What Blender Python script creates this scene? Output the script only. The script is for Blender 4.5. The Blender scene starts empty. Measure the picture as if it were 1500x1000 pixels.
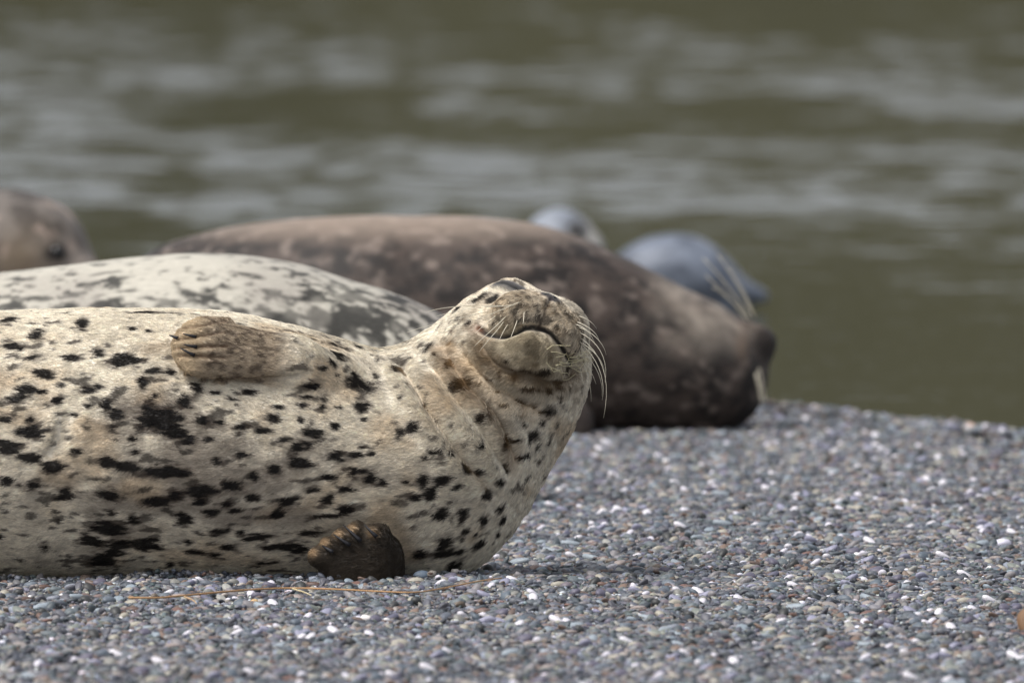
import bpy, bmesh, math, time
import numpy as np
from mathutils import Vector, Matrix
from mathutils.bvhtree import BVHTree
T0 = time.time()
sc = bpy.context.scene
COL = sc.collection

# ------------------------------------------------------------------ camera, sky, sun, exposure
FPX = 20188.0                      # focal length in photo pixels (1500 wide)
CAM_H = 1.03
PITCH = math.atan(640.0 / FPX)     # horizon 140 px above the top of the frame
cam_d = bpy.data.cameras.new('camera')
cam = bpy.data.objects.new('camera', cam_d); COL.objects.link(cam)
cam.location = (0, 0, CAM_H); cam.rotation_euler = (math.pi / 2 - PITCH, 0, 0)
cam_d.sensor_width = 22.3; cam_d.lens = 22.3 * FPX / 1500.0
cam_d.clip_start = 0.5; cam_d.clip_end = 3000
cam_d.dof.use_dof = True; cam_d.dof.focus_distance = 21.13; cam_d.dof.aperture_fstop = 5.6
sc.camera = cam

SUN_EL, SUN_AZ = 57.0, -120.0      # azimuth clockwise from +Y (high, over the camera's left shoulder)
w = bpy.data.worlds.new('World'); sc.world = w; w.use_nodes = True
nt = w.node_tree; bg = nt.nodes['Background']
sky = nt.nodes.new('ShaderNodeTexSky'); sky.sky_type = 'NISHITA'; sky.sun_disc = False
sky.sun_elevation = math.radians(SUN_EL); sky.sun_rotation = math.radians(SUN_AZ)
sky.air_density = 1.0; sky.dust_density = 4.0; sky.ozone_density = 0.6
hs = nt.nodes.new('ShaderNodeHueSaturation'); hs.inputs['Saturation'].default_value = 0.32
nt.links.new(sky.outputs[0], hs.inputs['Color']); nt.links.new(hs.outputs[0], bg.inputs['Color'])
bg.inputs['Strength'].default_value = 0.12
sd = bpy.data.lights.new('sun', 'SUN'); sd.energy = 1.5; sd.angle = math.radians(22); sd.color = (1.0, 0.97, 0.93)
sun = bpy.data.objects.new('sun', sd); COL.objects.link(sun)
el, az = math.radians(SUN_EL), math.radians(SUN_AZ)
sdir = Vector((math.sin(az) * math.cos(el), math.cos(az) * math.cos(el), math.sin(el)))
sun.rotation_euler = sdir.to_track_quat('Z', 'Y').to_euler()
sun.location = sdir * 40
sc.view_settings.view_transform = 'Standard'; sc.view_settings.look = 'None'
sc.view_settings.gamma = 1.0; sc.view_settings.exposure = 0.62
sc.view_settings.use_curve_mapping = False
sc.cycles.use_denoising = True
sc.cycles_curves.shape = 'RIBBONS'

# ------------------------------------------------------------------ helpers
CP, SP = math.cos(PITCH), math.sin(PITCH)
def ray(px, py):
    u = (px - 750.0) / FPX; v = (py - 500.0) / FPX
    return np.array([u, CP - v * SP, -SP - v * CP])
def at(px, py, Y):
    """point on the pixel's line of sight at world depth Y"""
    r = ray(px, py); return np.array([0, 0, CAM_H]) + r * (Y / r[1])
def hash3(ix, iy, iz, seed):
    h = (ix.astype(np.int64) * 374761393 + iy.astype(np.int64) * 668265263 + iz.astype(np.int64) * 2147483647 + seed * 1274126177) & 0xffffffff
    h = ((h ^ (h >> 13)) * 1274126177) & 0xffffffff
    h = ((h ^ (h >> 16)) * 2246822519) & 0xffffffff
    return ((h ^ (h >> 15)) & 0xffffff).astype(np.float64) / 0xffffff
def noise3(p, seed=0):
    i = np.floor(p); f = p - i; f = f * f * (3 - 2 * f); i = i.astype(np.int64)
    r = 0
    for a in (0, 1):
        for b in (0, 1):
            for c in (0, 1):
                wgt = (f[:, 0] if a else 1 - f[:, 0]) * (f[:, 1] if b else 1 - f[:, 1]) * (f[:, 2] if c else 1 - f[:, 2])
                r = r + wgt * hash3(i[:, 0] + a, i[:, 1] + b, i[:, 2] + c, seed)
    return r
def fbm(p, octs=3, seed=0):
    r = 0; a = 0.5; t = 0
    for k in range(octs):
        r = r + a * noise3(p * 2 ** k + 17.3 * k, seed + k); t += a; a *= 0.5
    return r / t
def sstep(a, b, x):
    t = np.clip((x - a) / (b - a), 0, 1); return t * t * (3 - 2 * t)
def mix(a, b, t):
    return a + (b - a) * np.asarray(t)[:, None]
def smin(a, b, k):
    h = np.maximum(k - np.abs(a - b), 0) / k
    return np.minimum(a, b) - h * h * k * 0.25
def seg(p, a, b, ra, rb):
    a = np.asarray(a, float); b = np.asarray(b, float); d = b - a
    t = np.clip(((p - a) @ d) / max(d @ d, 1e-12), 0, 1)
    q = p - a - t[:, None] * d
    return np.sqrt((q * q).sum(1)) - (ra + t * (rb - ra))
def ell(p, c, r, M=None):
    q = p - np.asarray(c, float)
    if M is not None: q = q @ M.T
    r = np.asarray(r, float)
    k0 = np.sqrt(((q / r) ** 2).sum(1)); k1 = np.sqrt(((q / r ** 2) ** 2).sum(1)) + 1e-9
    return k0 * (k0 - 1) / k1
def flat_seg(p, a, b, ra, rb, nrm, s):
    """capsule squashed by s along nrm"""
    n = np.asarray(nrm, float); n = n / np.linalg.norm(n)
    o = np.asarray(a, float)
    q = p - o; q = q + ((q @ n) * (s - 1))[:, None] * n
    bb = np.asarray(b, float) - o; bb = bb + (bb @ n) * (s - 1) * n
    return seg(q, (0, 0, 0), bb, ra, rb) / (1 + (s - 1) * 0.5)
def chain(p, pts, k):
    d = None
    for (a, ra), (b, rb) in zip(pts[:-1], pts[1:]):
        e = seg(p, a, b, ra, rb); d = e if d is None else smin(d, e, k)
    return d
def resample(pts, n):
    """Catmull-Rom through (point, radius) pairs"""
    A = np.array([list(a) + [r] for a, r in pts]); A = np.vstack([2 * A[0] - A[1], A, 2 * A[-1] - A[-2]])
    out = []
    m = len(pts) - 1
    for s in np.linspace(0, m, n):
        i = min(int(s), m - 1); t = s - i; p0, p1, p2, p3 = A[i:i + 4]
        v = 0.5 * (2 * p1 + (p2 - p0) * t + (2 * p0 - 5 * p1 + 4 * p2 - p3) * t * t + (3 * p1 - p0 - 3 * p2 + p3) * t ** 3)
        out.append((v[:3], max(v[3], 0.004)))
    return out
def surface_nets(f, lo, hi, res):
    lo = np.asarray(lo, float); n = np.ceil((np.asarray(hi) - lo) / res).astype(int) + 1
    gx, gy, gz = [lo[i] + res * np.arange(n[i]) for i in range(3)]
    V = np.empty(n)
    for i in range(n[0]):                       # slab by slab
        Y, Z = np.meshgrid(gy, gz, indexing='ij')
        P = np.stack([np.full(Y.size, gx[i]), Y.ravel(), Z.ravel()], 1)
        V[i] = f(P).reshape(Y.shape)
    S = V < 0
    c = np.zeros(n - 1, int)
    for a in (0, 1):
        for b in (0, 1):
            for d in (0, 1):
                c += S[a:n[0] - 1 + a, b:n[1] - 1 + b, d:n[2] - 1 + d]
    act = (c > 0) & (c < 8)
    idx = -np.ones(n - 1, int); idx[act] = np.arange(act.sum())
    I = np.argwhere(act)
    acc = np.zeros((len(I), 3)); cnt = np.zeros(len(I))
    cor = [(a, b, d) for a in (0, 1) for b in (0, 1) for d in (0, 1)]
    for p in range(8):
        for q in range(p + 1, 8):
            A, B = np.array(cor[p]), np.array(cor[q])
            if np.abs(A - B).sum() != 1: continue
            va = V[I[:, 0] + A[0], I[:, 1] + A[1], I[:, 2] + A[2]]; vb = V[I[:, 0] + B[0], I[:, 1] + B[1], I[:, 2] + B[2]]
            m = (va < 0) != (vb < 0); t = np.where(m, va / np.where(m, va - vb, 1), 0)
            acc += np.where(m[:, None], A + t[:, None] * (B - A), 0); cnt += m
    verts = lo + res * (I + acc / cnt[:, None])
    quads = []
    for ax in range(3):
        o1, o2 = [(1, 2), (2, 0), (0, 1)][ax]
        sl0 = [slice(1, -1)] * 3; sl1 = [slice(1, -1)] * 3
        sl0[ax] = slice(0, -1); sl1[ax] = slice(1, None)
        s0, s1 = S[tuple(sl0)], S[tuple(sl1)]
        E = np.argwhere(s0 != s1); flip = s1[s0 != s1]
        off = np.ones(3, int); off[ax] = 0
        E = E + off
        d1 = np.zeros(3, int); d1[o1] = 1; d2 = np.zeros(3, int); d2[o2] = 1
        g = lambda e: idx[e[:, 0], e[:, 1], e[:, 2]]
        q = np.stack([g(E - d1 - d2), g(E - d2), g(E), g(E - d1)], 1)
        q[flip] = q[flip][:, ::-1]
        quads.append(q)
    return verts, np.vstack(quads)
def project(f, V, it=3):
    h = 5e-4
    for _ in range(it):
        d = f(V)
        g = np.stack([f(V + np.eye(3)[k] * h) - f(V - np.eye(3)[k] * h) for k in range(3)], 1) / (2 * h)
        g2 = np.maximum((g * g).sum(1), 0.05)
        V = V - np.clip(d / g2, -0.006, 0.006)[:, None] * g
    return V
def mesh_np(name, V, F):
    me = bpy.data.meshes.new(name); me.from_pydata(np.asarray(V).tolist(), [], np.asarray(F).tolist()); me.update(); return me
def get_co(me):
    a = np.empty(len(me.vertices) * 3); me.vertices.foreach_get('co', a); return a.reshape(-1, 3)
def get_no(me):
    a = np.empty(len(me.vertices) * 3, np.float32); me.vertex_normals.foreach_get('vector', a); return a.reshape(-1, 3).astype(float)
def set_co(me, V):
    me.vertices.foreach_set('co', np.ascontiguousarray(V, np.float32).ravel()); me.update()
def set_col(me, C, name='col'):
    at_ = me.color_attributes.new(name, 'FLOAT_COLOR', 'POINT')
    a = np.ones((len(C), 4), np.float32); a[:, :3] = C; at_.data.foreach_set('color', a.ravel())
def smooth_shade(me):
    me.polygons.foreach_set('use_smooth', np.ones(len(me.polygons), bool)); me.update()
def subsurf(me, levels):
    ob = bpy.data.objects.new('temporary', me); COL.objects.link(ob)
    m = ob.modifiers.new('s', 'SUBSURF'); m.levels = levels; m.render_levels = levels
    dg = bpy.context.evaluated_depsgraph_get()
    out = bpy.data.meshes.new_from_object(ob.evaluated_get(dg))
    bpy.data.objects.remove(ob); return out
def obj(name, me, mat, parent=None):
    o = bpy.data.objects.new(name, me); COL.objects.link(o)
    if mat is not None: me.materials.append(mat)
    if parent is not None: o.parent = parent
    return o
def tag(o, label=None, cat=None, group=None, kind=None):
    for k, v in (('label', label), ('category', cat), ('group', group), ('kind', kind)):
        if v: o[k] = v
    return o
def empty(name, loc):
    o = bpy.data.objects.new(name, None); COL.objects.link(o); o.location = loc; o.empty_display_size = 0.1
    return o
def tube(pts, r0, r1, sides=6):
    """tapered tube along a polyline; returns verts, faces"""
    pts = np.asarray(pts, float); n = len(pts); V = []; F = []
    for i in range(n):
        t = pts[min(i + 1, n - 1)] - pts[max(i - 1, 0)]; t /= np.linalg.norm(t) + 1e-12
        a = np.cross(t, (0.31, 0.2, 0.93)); a /= np.linalg.norm(a); b = np.cross(t, a)
        r = r0 + (r1 - r0) * i / (n - 1)
        for k in range(sides):
            th = 2 * math.pi * k / sides; V.append(pts[i] + r * (math.cos(th) * a + math.sin(th) * b))
    for i in range(n - 1):
        for k in range(sides):
            F.append([i * sides + k, i * sides + (k + 1) % sides, (i + 1) * sides + (k + 1) % sides, (i + 1) * sides + k])
    F.append(list(range(sides))[::-1]); F.append([(n - 1) * sides + k for k in range(sides)])
    return np.array(V), F
def nodes(name):
    m = bpy.data.materials.new(name); m.use_nodes = True
    return m, m.node_tree, m.node_tree.nodes['Principled BSDF']
def plain(name, color, rough=0.6, spec=0.5):
    m, t, b = nodes(name); b.inputs['Base Color'].default_value = (*color, 1); b.inputs['Roughness'].default_value = rough
    b.inputs['Specular IOR Level'].default_value = spec; return m
def s2l(*c):
    c = np.array(c, float) / 255; return np.where(c <= 0.04045, c / 12.92, ((c + 0.055) / 1.055) ** 2.4)

# ------------------------------------------------------------------ materials
def fur_mat(name, rough=0.55, bump=0.25, scale=(90, 500, 500), sheen=0.15, spec=0.35, dist=0.003):
    m, t, b = nodes(name)
    a = t.nodes.new('ShaderNodeAttribute'); a.attribute_name = 'col'
    tc = t.nodes.new('ShaderNodeTexCoord'); mp = t.nodes.new('ShaderNodeMapping'); mp.inputs['Scale'].default_value = scale
    n = t.nodes.new('ShaderNodeTexNoise'); n.inputs['Scale'].default_value = 1.0; n.inputs['Detail'].default_value = 4
    t.links.new(tc.outputs['Object'], mp.inputs['Vector']); t.links.new(mp.outputs[0], n.inputs['Vector'])
    mr = t.nodes.new('ShaderNodeMapRange'); mr.inputs['To Min'].default_value = 0.72; mr.inputs['To Max'].default_value = 1.22
    t.links.new(n.outputs['Fac'], mr.inputs['Value'])
    mul = t.nodes.new('ShaderNodeVectorMath'); mul.operation = 'SCALE'
    t.links.new(a.outputs['Color'], mul.inputs[0]); t.links.new(mr.outputs[0], mul.inputs['Scale'])
    t.links.new(mul.outputs[0], b.inputs['Base Color'])
    bp = t.nodes.new('ShaderNodeBump'); bp.inputs['Strength'].default_value = bump; bp.inputs['Distance'].default_value = dist
    t.links.new(n.outputs['Fac'], bp.inputs['Height']); t.links.new(bp.outputs[0], b.inputs['Normal'])
    b.inputs['Roughness'].default_value = rough; b.inputs['Specular IOR Level'].default_value = spec
    b.inputs['Sheen Weight'].default_value = sheen; b.inputs['Sheen Roughness'].default_value = 0.5
    return m
M_skin = fur_mat('short_fur', 0.6, 0.2)
M_fur_bg = fur_mat('damp_fur', 0.55, 0.5, (60, 220, 220), 0.03, 0.3, 0.006)
M_wet = fur_mat('wet_fur', 0.55, 0.3, (40, 120, 120), 0.1, 0.5, 0.004)
M_whisker = plain('whisker', (0.62, 0.57, 0.45), 0.4)
M_claw = plain('claw', (0.018, 0.018, 0.021), 0.5, .25)
def hair_mat():
    m, t, b = nodes('fur_strands')
    a = t.nodes.new('ShaderNodeAttribute'); a.attribute_name = 'col'
    t.links.new(a.outputs['Color'], b.inputs['Base Color'])
    b.inputs['Roughness'].default_value = 0.6; b.inputs['Specular IOR Level'].default_value = 0.15
    return m
M_hair = hair_mat()

# ------------------------------------------------------------------ the beach, the water, the far bank
WL = -0.03                                             # water level
def water_hit(px, py):
    r = ray(px, py); s = (WL - CAM_H) / r[2]; return np.array([0, 0, CAM_H]) + r * s
SA, SB = water_hit(1100, 583), water_hit(1500, 628)    # two points of the shoreline
sv = (SB - SA)[:2]; sv = sv / np.linalg.norm(sv); sn = np.array([-sv[1], sv[0]])
if sn[1] < 0: sn = -sn
def shore(X, Y):
    return (X - SA[0]) * sn[0] + (Y - SA[1]) * sn[1]
def ground_z(X, Y):
    X = np.asarray(X, float); Y = np.asarray(Y, float)
    s = shore(X, Y) + 0.10 * (noise3(np.stack([X.ravel() * 1.3, Y.ravel() * 0.8, 0 * X.ravel()], 1), 5).reshape(X.shape) - 0.5)
    z = np.where(s > 0, WL - 0.035 - 0.05 * s, WL - 0.075 * s - .035 * sstep(-.35, 0, s))
    d = np.stack([X.ravel(), Y.ravel(), 0 * X.ravel()], 1)
    u = (fbm(d * np.array([2.2, 1.1, 1]), 2, 9).reshape(X.shape) - 0.5) * 0.020 - 0.011
    return np.maximum(np.minimum(z, 0.0) + u * sstep(-.2, -.9, s), -2.5)
def fan_grid(rows, inner, outer, nin, zf):
    u = np.concatenate([[-420, -120, -40, -15], np.linspace(-1, 1, nin), [15, 40, 120, 420]])
    X = np.empty((len(rows), len(u))); Y = np.repeat(rows[:, None], len(u), 1)
    hw = np.maximum(inner + outer * rows, 1.0)
    for j, uu in enumerate(u):
        X[:, j] = uu * hw if abs(uu) <= 1 else np.sign(uu) * np.maximum(abs(uu), hw * (1 + 0.2 * (abs(uu) > 30)) + 0.5)
    Z = zf(X, Y)
    V = np.stack([X.ravel(), Y.ravel(), Z.ravel()], 1)
    r, c = len(rows), len(u)
    i = (np.arange(r - 1)[:, None] * c + np.arange(c - 1)[None]).ravel()
    return V, np.stack([i, i + 1, i + c + 1, i + c], 1)

PAL = np.array([s2l(*c) for c in [(92, 96, 108), (112, 116, 128), (74, 78, 90), (128, 122, 118), (150, 144, 138), (96, 104, 108), (136, 112, 96), (118, 86, 72), (60, 60, 66), (168, 158, 144), (222, 222, 226), (84, 98, 96), (140, 148, 164)]])
PALW = np.array([.16, .15, .12, .11, .09, .07, .07, .035, .06, .06, .03, .035, .07]); PALW = PALW / PALW.sum()
def gravel_ground_mat():
    m, t, b = nodes('gravel_bed')
    tc = t.nodes.new('ShaderNodeTexCoord')
    v = t.nodes.new('ShaderNodeTexVoronoi'); v.inputs['Scale'].default_value = 110
    t.links.new(tc.outputs['Object'], v.inputs['Vector'])
    sp = t.nodes.new('ShaderNodeSeparateColor'); t.links.new(v.outputs['Color'], sp.inputs[0])
    cr = t.nodes.new('ShaderNodeValToRGB'); cr.color_ramp.interpolation = 'CONSTANT'
    acc = 0
    for i, (c, wt) in enumerate(zip(PAL, PALW)):
        e = cr.color_ramp.elements[i] if i < 2 else cr.color_ramp.elements.new(min(acc, .999))
        e.position = min(acc, .999); e.color = (*c, 1); acc += wt
    t.links.new(sp.outputs[0], cr.inputs['Fac']); t.links.new(cr.outputs[0], b.inputs['Base Color'])
    bp = t.nodes.new('ShaderNodeBump'); bp.inputs['Distance'].default_value = 0.006; bp.inputs['Strength'].default_value = 1; bp.invert = True
    t.links.new(v.outputs['Distance'], bp.inputs['Height']); t.links.new(bp.outputs[0], b.inputs['Normal'])
    b.inputs['Roughness'].default_value = 0.7
    return m
rows = np.concatenate([[-400, -120, -40, -10, 4, 10, 14], np.arange(16, 40, 0.06), np.arange(40.5, 60, 1.0), [80, 120, 200, 420]])
V, F = fan_grid(rows, 0.6, 0.05, 61, ground_z)
me = mesh_np('beach', V, F); smooth_shade(me)
tag(obj('beach', me, gravel_ground_mat()), kind='structure')

def wave_z(X, Y):
    rng = np.random.default_rng(4)
    Z = np.zeros_like(X)
    g = np.stack([X.ravel() * 0.85, Y.ravel() * 0.14, 0 * X.ravel()], 1)
    patch = sstep(0.36, 0.68, fbm(g, 3, 31)).reshape(X.shape)
    s = np.maximum(shore(X, Y), 0)
    band = np.exp(-((np.log(Y) - math.log(54)) / .26) ** 2)
    amp = (0.15 + 0.44 * patch + .17 * band) * (1 + .85 * sstep(55, 105, Y)) * (0.06 + 0.94 * sstep(0.6, 3.8, s))
    for k in range(54):
        L = 0.24 * (6.5) ** rng.random()
        th = rng.normal(0, 1.05) + (0.25 if k % 2 else -0.2)
        kx, ky = math.sin(th) * 2 * math.pi / L, math.cos(th) * 2 * math.pi / L
        a = 0.0036 * L ** 0.8
        fade = np.clip((L / (0.00125 * Y) - 2.5) / 3, 0, 1)
        ph = kx * X + ky * Y + rng.random() * 6.28
        Z += a * fade * (np.sin(ph) + 0.25 * np.cos(2 * ph))
    near = (np.abs(X) < 25) & (Y < 200)
    return WL + np.where(near, amp * Z, 0)
def water_mat():
    m, t, b = nodes('murky_water')
    b.inputs['Base Color'].default_value = (0.055, 0.052, 0.032, 1)
    b.inputs['Roughness'].default_value = 0.06; b.inputs['IOR'].default_value = 1.33
    tc = t.nodes.new('ShaderNodeTexCoord'); mp = t.nodes.new('ShaderNodeMapping'); mp.inputs['Scale'].default_value = (2.6, 3.6, 1)
    n = t.nodes.new('ShaderNodeTexNoise'); n.inputs['Scale'].default_value = 2.0; n.inputs['Detail'].default_value = 3
    t.links.new(tc.outputs['Object'], mp.inputs['Vector']); t.links.new(mp.outputs[0], n.inputs['Vector'])
    bp = t.nodes.new('ShaderNodeBump'); bp.inputs['Strength'].default_value = 0.35; bp.inputs['Distance'].default_value = 0.02
    t.links.new(n.outputs['Fac'], bp.inputs['Height']); t.links.new(bp.outputs[0], b.inputs['Normal'])
    return m
rows = np.concatenate([26.0 * np.exp(0.00125 * np.arange(0, 1560)), [200, 260, 420]])
V, F = fan_grid(rows, 1.0, 0.055, 170, wave_z)
me = mesh_np('water', V, F); smooth_shade(me)
tag(obj('water', me, water_mat()), kind='structure')

def bank_mat():
    m, t, b = nodes('wooded_bank')
    tc = t.nodes.new('ShaderNodeTexCoord'); n = t.nodes.new('ShaderNodeTexNoise'); n.inputs['Scale'].default_value = 0.12; n.inputs['Detail'].default_value = 6
    t.links.new(tc.outputs['Object'], n.inputs['Vector'])
    cr = t.nodes.new('ShaderNodeValToRGB'); cr.color_ramp.elements[0].position = .3; cr.color_ramp.elements[1].position = .72
    cr.color_ramp.elements[0].color = (0.018, 0.0190, 0.0090, 1); cr.color_ramp.elements[1].color = (0.055, 0.0535, 0.0305, 1)
    t.links.new(n.outputs['Fac'], cr.inputs['Fac']); t.links.new(cr.outputs[0], b.inputs['Base Color'])
    b.inputs['Roughness'].default_value = 0.95; b.inputs['Specular IOR Level'].default_value = 0.1
    return m
def far_bank():
    xs = np.linspace(-460, 460, 93); ts = np.linspace(0, 1, 22)
    X, Tt = np.meshgrid(xs, ts)
    q = np.stack([X.ravel() * 0.02, Tt.ravel() * 3, 0 * X.ravel()], 1)
    nz = fbm(q, 4, 77).reshape(X.shape)
    Y = 195 - (np.abs(X) / 460) ** 2 * 60 + Tt * 130
    Z = -1 + 38 * sstep(0, 1, Tt) * (0.75 + 0.5 * nz) + 3 * (nz - .5)
    Z[0] = -1.5
    c = len(xs); i = (np.arange(len(ts) - 1)[:, None] * c + np.arange(c - 1)[None]).ravel()
    me = mesh_np('far_bank', np.stack([X.ravel(), Y.ravel(), Z.ravel()], 1), np.stack([i, i + 1, i + c + 1, i + c], 1)); smooth_shade(me)
    tag(obj('far_bank', me, bank_mat()), kind='structure')
far_bank()
print('setting', time.time() - T0)

# ------------------------------------------------------------------ seals: common
ORIG = Vector((0, 0, CAM_H))
def px_hit(bvh, px, py):
    r = ray(px, py); d = Vector(r).normalized()
    h = bvh.ray_cast(ORIG, d)
    return (np.array(h[0]), np.array(h[1])) if h[0] is not None else (None, None)
def bvh_of(V, F):
    return BVHTree.FromPolygons(np.asarray(V).tolist(), np.asarray(F).tolist())
def poly_dist(V, pts, rmax, nrm=None):
    """distance from V to polyline (inf beyond rmax of its box), and parameter 0..1"""
    pts = np.asarray(pts); d = np.full(len(V), 9.0); par = np.zeros(len(V))
    rmax = max(rmax, .025) if nrm is not None else rmax
    lo, hi = pts.min(0) - rmax, pts.max(0) + rmax
    I = np.where(((V > lo) & (V < hi)).all(1))[0]
    if not len(I): return d, par
    q = V[I]; dd = np.full(len(I), 9.0); pp = np.zeros(len(I)); n = len(pts) - 1
    for k in range(n):
        a, b = pts[k], pts[k + 1]; e = b - a
        t = np.clip(((q - a) @ e) / max(e @ e, 1e-12), 0, 1)
        v = q - a - t[:, None] * e
        if nrm is not None: v = v - (v @ nrm[k])[:, None] * nrm[k]
        x = np.sqrt((v ** 2).sum(1))
        m = x < dd; dd[m] = x[m]; pp[m] = (k + t[m]) / n
    d[I] = dd; par[I] = pp
    return d, par
def densify(pts, n=6):
    return [p[0] for p in resample([((x, y, 0), 1) for x, y in pts], (len(pts) - 1) * n + 1)]
def whisker(parent, base, p1, p2, tip, r0=0.0008, r1=0.00025, n=10):
    """cubic strand base..tip, all world points"""
    t = np.linspace(0, 1, n)[:, None]; B = [np.asarray(x, float) for x in (base, p1, p2, tip)]
    pts = (1 - t) ** 3 * B[0] + 3 * t * (1 - t) ** 2 * B[1] + 3 * t * t * (1 - t) * B[2] + t ** 3 * B[3]
    V, F = tube(pts - np.array(parent.location), r0, r1, 5)
    me = bpy.data.meshes.new('whisker'); me.from_pydata(V.tolist(), [], F); smooth_shade(me)
    return obj('whisker', me, M_whisker, parent)

# ------------------------------------------------------------------ the spotted seal in front
Y0 = 21.30; PXM = FPX / Y0
def Pf(px, py, dy=0.0):
    p = at(px, py, Y0); p[1] += dy; return p
def R(r): return r / PXM
spine = resample([(Pf(-800, 800, .25), R(45)), (Pf(-620, 760, .2), R(88)), (Pf(-380, 700, .1), R(148)), (Pf(-120, 660, .02), R(188)), (Pf(100, 653), R(199)),
                  (Pf(300, 654), R(197)), (Pf(430, 670), R(180)), (Pf(530, 684), R(165)), (Pf(610, 672), R(152)), (Pf(658, 640), R(136)), (Pf(700, 598), R(118)), (Pf(735, 558), R(106)), (Pf(757, 525), R(92))], 26)
HC = Pf(756, 519, -0.02)
al, yaw = math.radians(35), math.radians(7)
Lx = np.array([.94, 0, -.34]); Lx /= np.linalg.norm(Lx); Nn = np.array([.34, 0, .94]); Nn /= np.linalg.norm(Nn)
TC = np.array([0, -1.0, 0])
F0 = math.cos(al) * TC + math.sin(al) * Nn; HU = math.cos(al) * Nn - math.sin(al) * TC
HF = math.cos(yaw) * F0 + math.sin(yaw) * Lx; HL = math.cos(yaw) * Lx - math.sin(yaw) * F0
HM = np.stack([HL, HF, HU])          # world -> head coords
def head_sdf(p):
    q = (p - HC) @ HM.T
    d = ell(q, (0, -.01, 0), (.104, .115, .092))
    m = q * np.array([1, 1, 1]); m[:, 0] = np.abs(m[:, 0])
    d = smin(d, ell(m, (.043, .045, .050), (.040, .05, .034)), .025)       # brow over each eye
    d = smin(d, ell(m, (.050, .030, -.03), (.050, .06, .05)), .03)        # cheek
    d = smin(d, ell(q, (0, .085, .004), (.058, .068, .046)), .03)         # bridge of the muzzle
    jaw = smin(ell(q, (0, .088, -.054), (.047, .056, .027)), ell(q, (0, .03, -.06), (.085, .085, .06)), .04)
    d = smin(d, jaw, .018)
    d = smin(d, ell(m, (.033, .116, -.010), (.040, .042, .035)), .020)    # whisker pads
    d = smin(d, ell(q, (0, .144, .021), (.017, .013, .010)), .012)        # nose
    return d
# upper flipper, folded back on the flank
fn = np.array([0, -.87, .49]) 
FA, FB = Pf(432, 524, -.158), Pf(306, 503, -.186)
e1 = (FB - FA) / np.linalg.norm(FB - FA); e2 = np.cross(fn, e1); e2 = e2 / np.linalg.norm(e2)
if e2[2] > 0: e2 = -e2              # points down the flank
def up_flip(p):
    d = flat_seg(p, Pf(490, 550, -.12), FA, .034, .034, fn, 1.3)
    d = smin(d, flat_seg(p, FA, FB, .034, .052, fn, 1.75), .03)
    for k, o in enumerate((-.040, -.021, -.001, .019, .038)):
        b = FB + e2 * o; t = b + e1 * (.010, .030, .037, .033, .016)[k]
        d = smin(d, flat_seg(p, b - e1 * .03, t, .0165, .0105, fn, 0.95), .004)
    return d
DIG = [((548, 838), (470, 806), .017), ((548, 832), (487, 792), .018), ((550, 826), (507, 780), .018), ((554, 820), (527, 772), .019), ((560, 815), (556, 778), .024)]
def low_flip(p):
    d = ell(p, Pf(532, 828, -.20), (.062, .034, .042))
    d = smin(d, seg(p, Pf(562, 838, -.16), Pf(566, 800, -.205), .034, .028), .02)
    for (a, b, r) in DIG:
        d = smin(d, seg(p, Pf(*a, -.205), Pf(*b, -.215), r * 1.25, r * .8), .008)
    return d
def front_sdf(p):
    q = p.copy(); q[:, 1] = (q[:, 1] - Y0) / 1.06 + Y0
    d = chain(q, spine, .035) + .007 * sstep(Pf(640, 0)[0], Pf(520, 0)[0], q[:, 0])
    d = smin(d, ell(q, Pf(628, 708), (R(122), .13, R(138))), .05)          # chest resting on the gravel
    near = p[:, 0] > HC[0] - .30
    if near.any(): d[near] = smin(d[near], head_sdf(p[near]), .03)
    m = (p[:, 0] > FB[0] - .12) & (p[:, 0] < FA[0] + .15)
    if m.any():
        d[m] = smin(d[m], up_flip(p[m]), .004 + .03 * sstep(FA[0] - .05, FA[0] + .04, p[m][:, 0]))
        d[m] = smin(d[m], low_flip(p[m]), .014)
    m = (p[:, 0] > FA[0] - .02) & (p[:, 0] < FA[0] + .25)
    if m.any(): d[m] = smin(d[m], low_flip(p[m]), .014)
    return d
LNN = {}
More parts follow.
